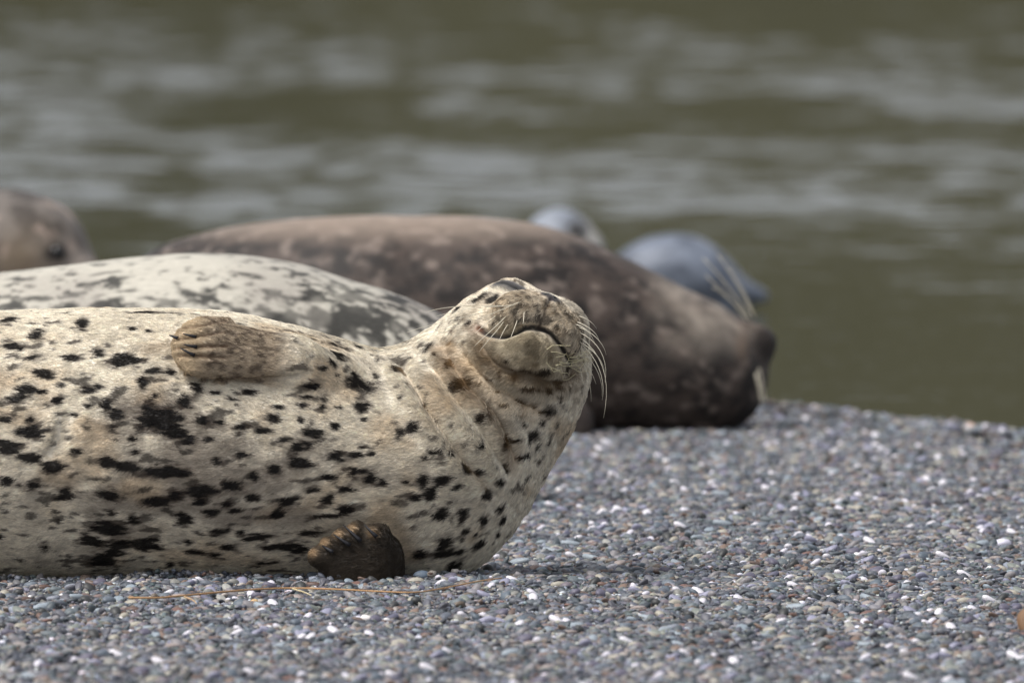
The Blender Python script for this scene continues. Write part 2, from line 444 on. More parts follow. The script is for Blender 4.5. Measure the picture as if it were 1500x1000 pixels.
def make_front():
    V, F = surface_nets(front_sdf, (Pf(-860, 0)[0], Y0 - .30, -.06), (HC[0] + .16, Y0 + .28, .50), 0.0085)
    V = project(front_sdf, V, 3)
    me = mesh_np('s', V, F); me = subsurf(me, 2)
    V = get_co(me); 
    nF = np.empty(len(me.polygons) * 4, int); me.polygons.foreach_get('vertices', nF); nF = nF.reshape(-1, 4)
    bvh = bvh_of(V, nF)
    def line(pts, n=6):
        out = []
        for p in densify(pts, n):
            h, hn = px_hit(bvh, p[0], p[1])
            if h is not None: out.append((h, hn))
        A = np.array([o[0] for o in out]); LNN[A.tobytes()] = np.array([o[1] for o in out])
        return A
    N = get_no(me)
    LN = {}
    LN['mouth'] = line([(701, 480), (712, 488), (734, 492), (750, 488), (770, 480), (790, 480), (808, 490), (824, 510), (836, 530)])
    LN['chin'] = line([(704, 500), (722, 530), (748, 545), (775, 552), (805, 560), (830, 556), (842, 542)])
    LN['eye'] = line([(712, 419), (724, 414), (740, 414), (752, 419), (764, 424)], 4)
    LN['lid'] = line([(716, 414), (735, 409), (752, 413), (766, 421)], 4)
    LN['philtrum'] = line([(808, 436), (802, 452), (794, 470), (790, 479)], 4)
    LN['nostril'] = line([(790, 425), (797, 427), (801, 431)], 4)
    LN['nostril2'] = line([(813, 436), (818, 432), (820, 430)], 4)
    LN['fold1'] = line([(590, 535), (606, 560), (628, 598), (660, 645), (690, 684), (716, 712)])
    LN['fold2'] = line([(640, 540), (664, 575), (700, 622), (728, 660), (746, 690)])
    LN['ruff'] = line([(650, 505), (666, 532), (690, 568), (724, 600), (748, 645), (756, 672)])
    LN['fold3'] = line([(664, 500), (690, 530), (720, 565), (750, 585), (790, 600)])
    LN['toe1'] = line([(254, 497), (275, 495), (300, 490), (330, 486)], 4)
    LN['toe2'] = line([(256, 511), (278, 509), (305, 507), (335, 506)], 4)
    LN['toe3'] = line([(260, 522), (278, 521), (305, 522), (330, 524)], 4)
    LN['toe4'] = line([(262, 480), (285, 478), (305, 474), (330, 470)], 4)
    LN['under'] = line([(262, 544), (290, 556), (340, 558), (390, 556), (430, 552), (455, 545)], 4)
    LN['wrinkle'] = line([(92, 612), (84, 645), (72, 668)], 4)
    LN['wr2'] = line([(110, 600), (98, 640), (88, 672)], 4)
    disp = np.zeros(len(V))
    def groove(key, w, depth, lip=0.0, ends=True):
        nonlocal disp
        d, t = poly_dist(V, LN[key], w * 5)
        e = np.sin(np.pi * np.clip(t, 0.02, .98)) ** .4 if ends else 1.0
        disp -= depth * e * np.exp(-(d / w) ** 2)
        if lip: disp += lip * e * np.exp(-((d - 2.2 * w) / (1.3 * w)) ** 2)
        return d, t
    D = {}
    D['mouth'] = groove('mouth', .0034, .012, .0005)
    D['chin'] = groove('chin', .008, .010, .003)
    D['eye'] = groove('eye', .0022, .005, .0022)
    D['lid'] = groove('lid', .002, .0015)
    D['philtrum'] = groove('philtrum', .0025, .003)
    D['nostril'] = groove('nostril', .0028, .005)
    D['nostril2'] = groove('nostril2', .0025, .005)
    D['fold1'] = groove('fold1', .0095, .0100, .004)
    D['fold2'] = groove('fold2', .0095, .0075, .004)
    D['ruff'] = groove('ruff', .009, .010, .004)
    D['fold3'] = groove('fold3', .010, .007, .003)
    for q in '1234': groove('toe' + q, .0035, .004, .001)
    groove('under', .007, .009)
    D['wrinkle'] = groove('wrinkle', .008, .006, .002)
    D['wr2'] = groove('wr2', .01, .004, .003)
    # soft unevenness of flesh and fur clumps
    S1 = V * np.array([7, 9, 9]); disp += .006 * (fbm(S1, 2, 3) - .5)
    S2 = V * np.array([38, 70, 70]); disp += .0022 * (fbm(S2, 2, 8) - .5)
    hd_ = np.exp(-(((V - HC) ** 2).sum(1)) / .16 ** 2); disp += .0030 * hd_ * (fbm(V * 55, 3, 18) - .5)
    V2 = V + N * disp[:, None]
    set_co(me, V2); smooth_shade(me)
    bvh2 = bvh_of(V2, nF)
    return me, V2, get_no(me), nF, D, LN, bvh2
me_f, VF, NF, QF, DF, LNF, BV = make_front()
print('front mesh', len(VF), time.time() - T0)

Z2 = [(40,92,32,9),(132,142,28,17),(45,178,28,14),(118,220,40,14),(248,218,32,11),(342,200,24,20),(430,228,52,26),(150,275,36,16),(95,325,36,14),(70,355,45,20),(150,335,15,8),(195,362,24,14),(212,312,16,9),(305,330,22,12),(340,315,16,8),(368,380,18,20),(305,383,16,10),(410,412,32,24),(388,463,30,17),(458,492,13,11),(495,305,16,26),(535,262,26,13),(590,268,20,10),(555,425,75,44),(600,470,60,25),(650,500,25,14),(700,430,30,22),(755,440,25,12),(640,370,30,18),(830,455,32,16),(860,335,30,16),(800,360,26,9),(742,340,18,8),(680,325,25,22),(535,348,12,8),(25,425,36,20),(120,470,55,24),(30,520,40,28),(115,430,15,14),(110,560,40,16),(190,590,40,20),(270,535,18,8),(260,412,15,8),(110,650,40,16),(25,630,28,16),(230,685,28,22),(385,685,50,26),(440,590,45,20),(375,575,25,18),(570,608,90,22),(470,540,18,12),(550,705,70,20),(600,690,30,22),(700,670,60,22),(685,710,25,16),(800,650,45,20),(775,715,26,14),(870,690,25,12),(870,620,18,16),(745,570,20,16),(830,550,28,18),(715,500,18,12),(465,765,20,16),(385,745,20,16),(370,800,70,25),(320,840,40,25),(400,870,60,35),(360,905,50,25),(500,855,50,22),(540,838,22,10),(630,765,35,25),(720,745,35,18),(815,738,22,9),(755,810,35,14),(790,865,40,16),(675,880,30,10),(650,845,16,10),(860,830,25,14),(160,865,25,22),(205,775,12,9),(10,830,12,9),(590,918,16,9),(560,890,15,6),(740,890,30,9),(830,810,15,10),(290,100,20,16),(500,65,40,6),(460,120,14,7),(515,128,12,6),(75,190,12,8)]
Z3 = [(350,75,40,9),(430,75,16,7),(350,105,25,10),(290,150,16,8),(325,133,22,9),(245,210,36,18),(232,255,24,11),(215,288,20,11),(297,268,14,8),(288,292,18,14),(105,332,28,16),(125,293,20,12),(210,340,10,12),(338,363,18,11),(440,285,24,20),(410,180,15,16),(440,215,66,18),(490,180,16,9),(345,180,10,8),(583,255,13,10),(500,120,10,9),(352,293,16,8),(447,337,12,7),(70,380,28,12),(150,412,28,14),(262,388,38,13),(200,440,30,20),(240,435,25,16),(195,495,55,18),(115,517,30,22),(340,470,38,17),(415,463,30,9),(470,460,16,11),(435,438,14,8),(420,525,48,14),(465,553,25,14),(310,545,30,9),(518,566,16,14),(595,563,14,10),(255,592,30,11),(310,625,26,22),(160,640,55,28),(125,680,30,16),(390,592,35,16),(370,665,35,20),(330,690,55,11),(230,755,55,18),(60,765,60,14),(140,800,75,18),(200,815,40,12),(80,860,50,12),(620,365,24,20),(577,383,18,20),(632,623,22,12),(665,560,22,26),(690,610,20,28),(730,560,32,16),(790,585,18,11),(725,680,24,22),(765,695,12,12),(805,682,20,24),(740,780,26,22),(805,770,10,10),(815,740,16,14),(850,750,8,8),(735,825,50,18),(790,815,25,12),(775,870,28,24),(650,830,20,22),(880,693,20,20),(895,605,22,20),(945,650,18,17),(865,785,22,16),(950,695,12,20),(935,745,8,14),(815,520,14,13),(870,525,22,18),(965,510,16,18),(945,550,14,16),(668,472,10,8),(760,468,10,7),(700,450,26,8),(575,155,20,18),(665,290,12,16),(710,342,12,10),(770,355,10,7),(815,430,8,10),(875,440,10,8),(690,60,14,18),(757,135,12,22),(800,215,28,20)]
Z1 = [(115,440,18,11),(205,435,14,14),(140,495,10,9),(200,550,12,28),(345,785,18,18),(485,570,18,34),(530,555,16,16),(425,580,10,16),(525,700,36,22),(435,715,24,14),(650,735,36,22),(540,795,14,16),(625,790,12,15),(585,850,28,18),(600,900,13,11),(500,885,28,14),(530,950,28,11),(455,990,13,11),(135,800,10,10),(330,630,12,9),(650,885,8,10),(460,890,28,34),(340,245,46,10),(395,248,30,9),(235,290,20,7),(205,345,10,6),(290,350,12,7),(560,640,60,10),(300,540,16,10),(395,345,10,7),(330,375,14,9),(270,440,12,7),(240,330,12,6),(455,520,14,10),(620,570,26,16),(680,610,22,14),(720,560,18,12),(560,560,14,10),(640,650,12,12),(590,720,12,10),(700,700,12,16),(740,640,10,14),(690,800,10,12),(410,660,14,10),(380,600,12,8),(560,880,10,12),(620,950,16,10)]
SPOTS = [(x / 2.326, 430 + y / 2.326, a / 2.326, b / 2.326, 1) for x, y, a, b in Z2] + \
        [(360 + x / 2.5, 480 + y / 2.5, a / 2.5, b / 2.5, 1) for x, y, a, b in Z3] + \
        [(600 + x / 3.125, 360 + y / 3.125, a / 3.125, b / 3.125, .85) for x, y, a, b in Z1]
SP3 = []
for (x, y, a, b, s) in SPOTS:
    h, n = px_hit(BV, x, y)
    if h is None or abs(h[1] - Y0) > .3: continue
    SP3.append((h, n, R(a), R(b), s))
NOSE = HC + np.array([0, .155, .02]) @ HM
cream, grey, tan, dark = s2l(228, 219, 201), s2l(152, 142, 129), s2l(202, 178, 144), s2l(19, 17, 17)
def front_color(V, near=None):
    hq = (V - HC) @ HM.T
    rh = np.sqrt((hq ** 2).sum(1)); on_head = 1 - sstep(.115, .15, rh)
    lo = fbm(V * np.array([6, 7, 7]), 3, 21); mid = fbm(V * np.array([22, 34, 34]), 3, 22); fine = fbm(V * np.array([120, 260, 260]), 2, 23)
    C = np.tile(cream, (len(V), 1))
    gp = Pf(250, 690); g = np.exp(-(((V[:, 0] - gp[0]) / .32) ** 2 + ((V[:, 2] - gp[2]) / .15) ** 2))
    gm = np.clip(sstep(.45, .70, .55 * lo + .45 * mid + .30 * (g - .40)), 0, 1) * (1 - .8 * on_head)
    C = mix(C, grey, .85 * gm)
    C = mix(C, tan, .45 * sstep(.5, .72, fbm(V * np.array([11, 14, 14]), 3, 24)))
    strk = fbm(V * np.array([45, 170, 170]), 3, 25); C *= (.62 + .45 * fine + .32 * strk)[:, None]
    # procedural small flecks over the whole coat
    st = V * np.array([48, 95, 95]) + 2.5 * (mid[:, None] - .5)
    fl = noise3(st, 41) * .7 + .3 * noise3(st * 2.1, 42)
    dens = sstep(.35, .62, fbm(V * np.array([5, 5, 5]), 2, 43)) * (1 - .7 * on_head)
    out = np.maximum(sstep(Y0 - .01, Y0 + .06, V[:, 1]), sstep(Pf(-5, 0)[0], Pf(-45, 0)[0], V[:, 0]))
    flank = sstep(Pf(520, 0)[0], Pf(360, 0)[0], V[:, 0]) * sstep(.36, .26, V[:, 2])
    thr = .712 - .112 * out - .035 * flank * (1 - out)
    fl = sstep(-.03, .07, fl - thr + .06 * dens + .25 * (strk - .5))
    C = mix(C, s2l(58, 49, 43) * (1 - .6 * np.maximum(out, .7 * flank))[:, None], .78 * fl + .15 * out * fl)
    # face
    f, u, l = hq[:, 1], hq[:, 2], np.abs(hq[:, 0])
    on_head = 1 - sstep(.17, .19, rh)
    fw = f + .03 * (fbm(V * 40, 2, 65) - .5)
    muz = on_head * sstep(.06, .145, fw)
    C = mix(C, s2l(176, 152, 118), .42 * muz)
    pads = on_head * sstep(.075, .125, fw) * sstep(-.055, -.035, u)
    dots = sstep(.49, .59, noise3(V * 185, 61) * .65 + .35 * noise3(V * 380, 62)) * (.45 + .55 * sstep(.35, .6, noise3(V * 45, 63)))
    C = mix(C, s2l(44, 38, 34), .75 * dots * pads)
    chinm = on_head * sstep(.06, .125, fw) * (1 - sstep(-.05, -.03, u))
    C = mix(C, s2l(158, 146, 118), .6 * chinm)
    C = mix(C, s2l(84, 72, 52), .5 * chinm * sstep(.46, .64, fbm(V * 75, 3, 64)))
    C = mix(C, s2l(112, 92, 66), .45 * on_head * sstep(.02, .06, f) * sstep(.52, .68, fbm(V * 48, 3, 66)))
    # the spots seen in the photograph
    rag = fbm(V * np.array([70, 240, 240]), 3, 51) - .5; rag2 = fbm(V * np.array([34, 70, 70]), 2, 52) - .5
    best = np.full(len(V), -9.0)
    for (c, n, a, b, s) in SP3:
        r = max(a, b) * 1.7
        I = np.where((np.abs(V[:, 0] - c[0]) < r) & (np.abs(V[:, 2] - c[2]) < r) & (np.abs(V[:, 1] - c[1]) < r + .03))[0]
        if not len(I): continue
        q = V[I] - c; q = q - (q @ n)[:, None] * n
        ex = np.array([1.0, 0, 0]) - n * n[0]; ex /= np.linalg.norm(ex); ey = np.cross(n, ex)
        fy = max(abs(ey[2]), .35); fx = max(abs(ex[0]), .35)
        v = 1 - np.sqrt(((q @ ex) / (a / fx)) ** 2 + ((q @ ey) / (b / fy)) ** 2)
        best[I] = np.maximum(best[I], v)
    C = mix(C, s2l(84, 70, 60), .6 * sstep(-.45, .15, best + 1.6 * rag + 1.2 * rag2))
    m = sstep(-.02, .30, best + 1.5 * rag + 1.3 * rag2)
    C = mix(C, dark, .95 * m)
    def mark_and_shade(key, w, col, a, hard=2.0):  # colours along a line: face markings, and crease shade painted into the coat
        nonlocal C
        d, t = poly_dist(V, LNF[key], w * 4, LNN[LNF[key].tobytes()])
        C = mix(C, col, a * np.exp(-(d / w) ** hard))
    mark_and_shade('chin', .009, s2l(72, 56, 40), .75); mark_and_shade('chin', .018, s2l(120, 98, 70), .45)  # brown crease shade painted under the chin
    mark_and_shade('fold3', .012, s2l(180, 148, 104), .4)  # tan tint along the throat fold
    mark_and_shade('ruff', .013, s2l(140, 110, 74), .55)  # brownish tone and fold shade painted along the ruff
    mark_and_shade('fold1', .006, s2l(140, 116, 82), .45)  # shade of the neck fold painted into the coat colour
    mark_and_shade('mouth', .0036, s2l(24, 20, 19), .97, 4)
    mark_and_shade('lid', .0055, s2l(62, 62, 72), .85, 3)
    mark_and_shade('eye', .0125, s2l(30, 29, 34), .95, 4); mark_and_shade('eye', .0034, s2l(14, 14, 16), .97)
    mark_and_shade('philtrum', .003, s2l(70, 52, 44), .7)
    ns = ell(hq, (0, .150, .024), (.017, .014, .010)) + .008 * (fine - .5); C = mix(C, s2l(54, 50, 54), .88 * (1 - sstep(-.001, .003, ns)))
    mark_and_shade('nostril', .0046, s2l(16, 15, 17), .95, 4); mark_and_shade('nostril2', .004, s2l(16, 15, 17), .95, 4)
    mc = LNF['mouth'][0]; d = np.sqrt(((V - mc) ** 2).sum(1)); C = mix(C, s2l(112, 68, 40), .8 * np.exp(-(d / .010) ** 2))
    # flippers
    I = np.where((V[:, 0] > FB[0] - .12) & (V[:, 0] < FA[0] + .20) & (V[:, 1] < Y0 - .05))[0]
    if len(I):
        q = V[I]; du = up_flip(q); dl = low_flip(q); tt = ((q - FA) @ e1) / np.linalg.norm(FB - FA)
        stq = np.stack([(q @ e1) * 105, (q @ e2) * 230, (q @ fn) * 90], 1); sk = fbm(stq, 3, 71)
        cu = mix(np.tile(s2l(178, 162, 140), (len(q), 1)), s2l(92, 78, 66), .8 * sstep(.47, .64, sk) * (1 - .5 * sstep(.9, 1.15, tt)))
        cu = mix(cu, s2l(212, 192, 160), .75 * sstep(.95, 1.2, tt))
        wu = (1 - sstep(.002, .007, du)) * sstep(-.05, .30, tt)
        C[I] = mix(C[I], np.zeros(3), 0 * wu) * (1 - wu)[:, None] + cu * wu[:, None]
        cl = np.tile(s2l(56, 49, 41), (len(q), 1)) * (.6 + .8 * fbm(q * np.array([90, 90, 160]), 2, 72))[:, None]
        tip = np.zeros(len(q))
        for (a, b, r) in DIG:
            b3 = Pf(*b, -.215); dq = q - b3; tip = np.maximum(tip, np.exp(-((dq[:, 0] + .006) ** 2 + (dq[:, 2] - .008) ** 2) / (.0065 ** 2)))
        cl = mix(cl, s2l(184, 156, 122), .9 * tip)
        wl = 1 - sstep(.003, .008, dl); C[I] = C[I] * (1 - wl)[:, None] + cl * wl[:, None]
    for q in '1234': mark_and_shade('toe' + q, .0030, s2l(110, 84, 62), .6)  # crease shade between the toes, painted as dark lines
    return np.clip(C, .003, .9)
CF = front_color(VF)
print('front colour', time.time() - T0)
seal = empty('seal', (float(Pf(250, 700)[0]), Y0, 0.0))
tag(seal, 'cream seal with black spots lying on its side, head raised, eyes closed', 'seal', 'seals hauled out at the water')
LOC = np.array(seal.location)
set_col(me_f, CF); set_co(me_f, VF - LOC)
obj('body', me_f, M_skin, seal)

# short fur, laid from nose to tail
def fur_front(n_try=690000, seed=2):
    rng = np.random.default_rng(seed)
    tri = np.vstack([QF[:, [0, 1, 2]], QF[:, [0, 2, 3]]])
    a, b, c = VF[tri[:, 0]], VF[tri[:, 1]], VF[tri[:, 2]]
    cr = np.cross(b - a, c - a); ar = np.linalg.norm(cr, axis=1); nn = cr / (ar[:, None] + 1e-12)
    ctr = (a + b + c) / 3
    keep = (nn[:, 1] < .35) * (.35 + .65 * sstep(at(-420, 500, Y0)[0], at(-60, 500, Y0)[0], ctr[:, 0]))
    wgt = ar * keep * (1 + 1.6 * np.exp(-(((ctr - HC) ** 2).sum(1)) / .2 ** 2))
    k = rng.choice(len(tri), n_try, p=wgt / wgt.sum())
    u, v = rng.random(n_try), rng.random(n_try); fl = u + v > 1; u[fl], v[fl] = 1 - u[fl], 1 - v[fl]
    P = a[k] + u[:, None] * (b[k] - a[k]) + v[:, None] * (c[k] - a[k])
    N = NF[tri[k, 0]] * (1 - u - v)[:, None] + NF[tri[k, 1]] * u[:, None] + NF[tri[k, 2]] * v[:, None]
    N /= np.linalg.norm(N, axis=1)[:, None] + 1e-9
    hq = (P - HC) @ HM.T; rh = np.sqrt((hq ** 2).sum(1)); hd = 1 - sstep(.10, .17, rh)
    nk = np.exp(-(((P - Pf(690, 610)) ** 2).sum(1)) / .17 ** 2)
    neck_dir = Pf(560, 740) - HC; neck_dir /= np.linalg.norm(neck_dir)
    dn = P - NOSE; dn /= np.linalg.norm(dn, axis=1)[:, None] + 1e-6
    dr = np.array([-1.0, 0, -.12]) * (1 - nk)[:, None] + neck_dir * nk[:, None]
    dr = dr * (1 - hd)[:, None] + dn * hd[:, None]
    sw = np.stack([noise3(P * 14, 81 + i) - .5 for i in range(3)], 1); dr = dr + .9 * sw + .22 * rng.normal(size=P.shape)
    I = np.where(up_flip(P) < .006)[0]; dr[I] = e1 + .2 * rng.normal(size=(len(I), 3))
    dr = dr - (dr * N).sum(1)[:, None] * N; dr /= np.linalg.norm(dr, axis=1)[:, None] + 1e-9
    cl = noise3(P * 90, 91)
    lift = (.14 + .24 * cl + .24 * nk)[:, None]
    L = (.0066 + .0105 * nk * (1 - .45 * hd) + .002 * hd) * (.65 + .7 * rng.random(n_try)) * (1 - .55 * sstep(.085, .12, hq[:, 1]) * hd)
    for key, rr in (('mouth', .0065), ('eye', .008), ('lid', .005), ('nostril', .006), ('nostril2', .006)):
        d, t = poly_dist(P, LNF[key], .03, LNN[LNF[key].tobytes()]); L = L * sstep(rr * .6, rr * 2.2, d)
    L = np.where(ell(hq, (0, .150, .024), (.017, .014, .010)) < .002, 0, L)
    g = L > .0015
    P, N, dr, lift, L, u = P[g], N[g], dr[g], lift[g], L[g], rng.random(g.sum())
    d0 = dr + lift * N; d0 /= np.linalg.norm(d0, axis=1)[:, None]
    p1 = P + d0 * (L * .5)[:, None] - N * .0004; p2 = P + d0 * (L * .8)[:, None] + (dr * (L * .25)[:, None]) - N * (L * .04)[:, None]
    C = front_color(P) * (.62 + .58 * u + .30 * (noise3(P * np.array([110, 220, 220]), 95) - .3))[:, None]
    n = len(P)
    cv = bpy.data.hair_curves.new('fur'); cv.add_curves([3] * n)
    pos = np.stack([P - N * .0006, p1, p2], 1).reshape(-1, 3) - LOC
    cv.attributes['position'].data.foreach_set('vector', pos.astype(np.float32).ravel())
    rad = cv.attributes.new('radius', 'FLOAT', 'POINT') if 'radius' not in cv.attributes else cv.attributes['radius']
    rr = (np.array([.00030, .00027, .00006])[None] * (1 + .45 * np.exp(-(((P - Pf(700, 590)) ** 2).sum(1)) / .17 ** 2))[:, None]).ravel(); rad.data.foreach_set('value', rr.astype(np.float32))
    ca = cv.attributes.new('col', 'FLOAT_COLOR', 'CURVE'); a4 = np.ones((n, 4), np.float32); a4[:, :3] = np.clip(C, 0, .95); ca.data.foreach_set('color', a4.ravel())
    o = bpy.data.objects.new('fur', cv); COL.objects.link(o); cv.materials.append(M_hair); o.parent = seal
    return o
fur_front()
print('fur', time.time() - T0)

def on_front(px, py, lift=0.0):
    h, n = px_hit(BV, px, py)
    return None if h is None else h + n * lift
def claws():
    for (x0, y0, x1, y1) in [(287, 493, 271, 491), (262, 495, 249, 494), (288, 507, 271, 504), (285, 519, 267, 514), (488, 808, 471, 791), (513, 798, 491, 785), (529, 792, 505, 773), (552, 786, 532, 772)]:
        A = on_front(x0, y0, .002); B = on_front(x1, y1, .006)
        if A is None or B is None: continue
        B[1] = min(B[1], A[1] + .01); A[1] -= .002 if x0 < 300 else .004
        pts = [A + (B - A) * t + np.array([0, -.004 * math.sin(t * 3.1), 0]) for t in np.linspace(0, 1, 6)]
        V, F = tube(np.array(pts) - LOC, .0030 if x0 < 300 else .0036, .0008, 8); me = bpy.data.meshes.new('claw'); me.from_pydata(V.tolist(), [], F); smooth_shade(me); obj('claw', me, M_claw, seal)
claws()
def W(b, m1, m2, t, dy1=-.02, dy2=-.03, dyt=-.03, r=.0008):
    """whisker from photo points: base on the seal, controls and tip off it"""
    B = on_front(*b, -.001)
    if B is None: return
    def q(p, d): v = at(p[0], p[1], B[1]); v[1] += d; return v
    whisker(seal, B, q(m1, dy1), q(m2, dy2), q(t, dyt), r)
for a in [((742, 462), (725, 480), (705, 495), (694, 507)), ((738, 470), (728, 485), (712, 500), (702, 514)), ((726, 462), (716, 470), (706, 478), (697, 486)),
          ((744, 474), (736, 486), (734, 492), (731, 497)), ((758, 468), (754, 480), (750, 488), (748, 494)), ((754, 446), (730, 450), (690, 446), (640, 462)),
          ((736, 448), (710, 446), (690, 448), (672, 452)), ((700, 446), (670, 448), (640, 450), (626, 456)), ((766, 440), (745, 448), (715, 462), (690, 470)),
          ((768, 456), (767, 464), (767, 470), (766, 474)), ((715, 455), (690, 462), (620, 476), (596, 486)), ((690, 430), (676, 434), (664, 440), (660, 446))]:
    W(*a)
for a in [((843, 470), (866, 478), (876, 490), (878, 500)), ((846, 478), (872, 486), (886, 506), (888, 520)), ((848, 486), (880, 500), (892, 530), (886, 560)),
          ((850, 494), (886, 520), (895, 560), (884, 612)), ((850, 502), (878, 525), (888, 560), (882, 586)), ((850, 510), (872, 530), (884, 555), (882, 580)),
          ((852, 518), (864, 540), (870, 552), (873, 562)), ((851, 526), (862, 545), (866, 565), (866, 588)), ((846, 462), (862, 466), (870, 474), (874, 482)),
          ((848, 500), (872, 512), (884, 530), (886, 545)), ((842, 474), (858, 478), (868, 490), (872, 506)), ((850, 530), (850, 545), (854, 560), (858, 572))]:
    W(*a, dy1=-.01, dy2=-.01, dyt=0)
for a in [((762, 408), (760, 398), (757, 386), (753, 372)), ((770, 410), (771, 402), (770, 394), (770, 388)), ((758, 406), (752, 396), (748, 388), (744, 382)),
          ((816, 426), (822, 424), (832, 424), (842, 427)), ((812, 424), (814, 420), (818, 416), (820, 416)), ((830, 440), (842, 442), (850, 450), (853, 458))]:
    W(*a, dy1=0, dy2=0, dyt=0, r=.0006)
# bits of dried weed stuck to the chin
def weed():
    rng = np.random.default_rng(5); V = []; F = []
    for k in range(16):
        x, y = 790 + 55 * rng.random(), 0; y = 520 + (x - 790) * .22 + 9 * rng.normal()
        pts = []
        for j in range(6):
            h = on_front(x, y, .004 + .004 * rng.random())
            if h is None: break
            pts.append(h); x += 4 + 5 * rng.random(); y += 3.5 * rng.normal() + (.8 if x < 835 else -1.5)
        if len(pts) < 3: continue
        v, f = tube(np.array(pts) - LOC, .0006, .0004, 4); F += [[i + len(V) for i in q] for q in f]; V += v.tolist()
    me = bpy.data.meshes.new('weed_scrap'); me.from_pydata(V, [], F)
    o = obj('weed_scrap', me, plain('dried_weed', s2l(206, 196, 160), .8)); o.location = LOC
    tag(o, 'wisps of dried weed stuck to the chin of the spotted seal', 'weed')
weed()
print('front done', time.time() - T0)

# ------------------------------------------------------------------ the seals behind
def bg_seal(label, Y, chains, extras, colour, lo, hi, res=.014, k=.05, mat=None, lev=1, slim=.011):
    """chains: list of px chains (x, y, r_px, dy); extras(p, P, r) -> sdf list"""
    s = FPX / Y
    P = lambda x, y, dy=0.0: at(x, y, Y) + np.array([0, dy, 0])
    ch = [resample([(P(x, y, dy), r / s) for x, y, r, dy in c], 3 * len(c)) for c in chains]
    def f(p):
        d = None
        for c in ch:
            e = chain(p, c, k * .6) + slim; d = e if d is None else smin(d, e, k)
        for g, kk in extras(p, P, s): d = smin(d, g, kk)
        return d
    V, F = surface_nets(f, P(*lo), P(*hi), res)
    V = project(f, V, 2); me = subsurf(mesh_np('b', V, F), lev); V = get_co(me); N = get_no(me)
    V = V + N * (.010 * (fbm(V * 6, 2, 7) - .5) + .003 * (fbm(V * np.array([25, 45, 45]), 2, 8) - .5))[:, None]
    root = empty('seal', (float(V[:, 0].mean()), float(V[:, 1].mean()), float(max(V[:, 2].min(), -.2))))
    tag(root, label, 'seal', 'seals hauled out at the water')
    set_col(me, np.clip(colour(V, P, s), .004, .9)); set_co(me, V - np.array(root.location)); smooth_shade(me)
    obj('body', me, mat or M_fur_bg, root)
    nq = np.empty(len(me.polygons) * 4, int); me.polygons.foreach_get('vertices', nq)
    root_bvh[root.name] = bvh_of(V, nq.reshape(-1, 4))
    return root, P, s
root_bvh = {}
M_eye = plain('eye', (.01, .009, .009), .12, .5)
def eye(root, px, py, r):
    h, n = px_hit(root_bvh[root.name], px, py)
    if h is None: return
    bm = bmesh.new(); bmesh.ops.create_uvsphere(bm, u_segments=16, v_segments=10, radius=r)
    me = bpy.data.meshes.new('eye'); bm.to_mesh(me); bm.free(); smooth_shade(me)
    o = obj('eye', me, M_eye, root); o.location = Vector(h - n * r * .45) - root.location
def blob(V, c, r): return np.exp(-(((V - c) / np.asarray(r)) ** 2).sum(1))
def col_white(V, P, s):
    C = np.tile(s2l(188, 183, 170), (len(V), 1))
    lo = fbm(V * np.array([5, 7, 7]), 3, 101); mid = fbm(V * np.array([42, 92, 92]) + 2.0 * (lo[:, None] - .5), 4, 102)
    h = V[:, 2]
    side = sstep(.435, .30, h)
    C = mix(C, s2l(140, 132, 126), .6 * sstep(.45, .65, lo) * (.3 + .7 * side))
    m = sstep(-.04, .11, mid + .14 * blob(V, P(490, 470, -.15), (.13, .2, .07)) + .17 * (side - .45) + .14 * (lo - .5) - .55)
    C = mix(C, s2l(24, 22, 22), np.clip(1.5 * blob(V, P(752, 655, -.10), (.014, .035, .012)) + 1.5 * blob(V, P(800, 690, -.05), (.012, .02, .012)), 0, .95))
    return mix(C, s2l(30, 30, 28), .92 * m * (.7 + .3 * sstep(.3, .6, fbm(V * 30, 2, 103))))
bg_seal('pale grey seal with black mottling lying behind the spotted seal', 24.0,
        [[(-520, 660, 40, .2), (-380, 630, 100, .1), (-120, 572, 158, 0), (0, 566, 162, 0), (100, 561, 169, 0), (200, 553, 173, 0), (290, 549, 177, 0), (380, 553, 173, 0), (450, 567, 166, 0), (520, 584, 158, 0), (600, 606, 146, 0), (655, 636, 106, 0), (700, 654, 78, -.02), (732, 668, 64, -.03)]],
        lambda p, P, s: [(ell(p, P(768, 690, -.05), (.034, .045, .032)), .035), (flat_seg(p, P(420, 650, -.19), P(330, 690, -.24), .05, .05, (0, -1, 0), 2.2), .02),
                         (flat_seg(p, P(-520, 665, .2), P(-650, 690, .22), .04, .075, (0, 0, 1), 2.5), .03)], col_white,
        (-800, 800, -.32), (830, 340, .36))
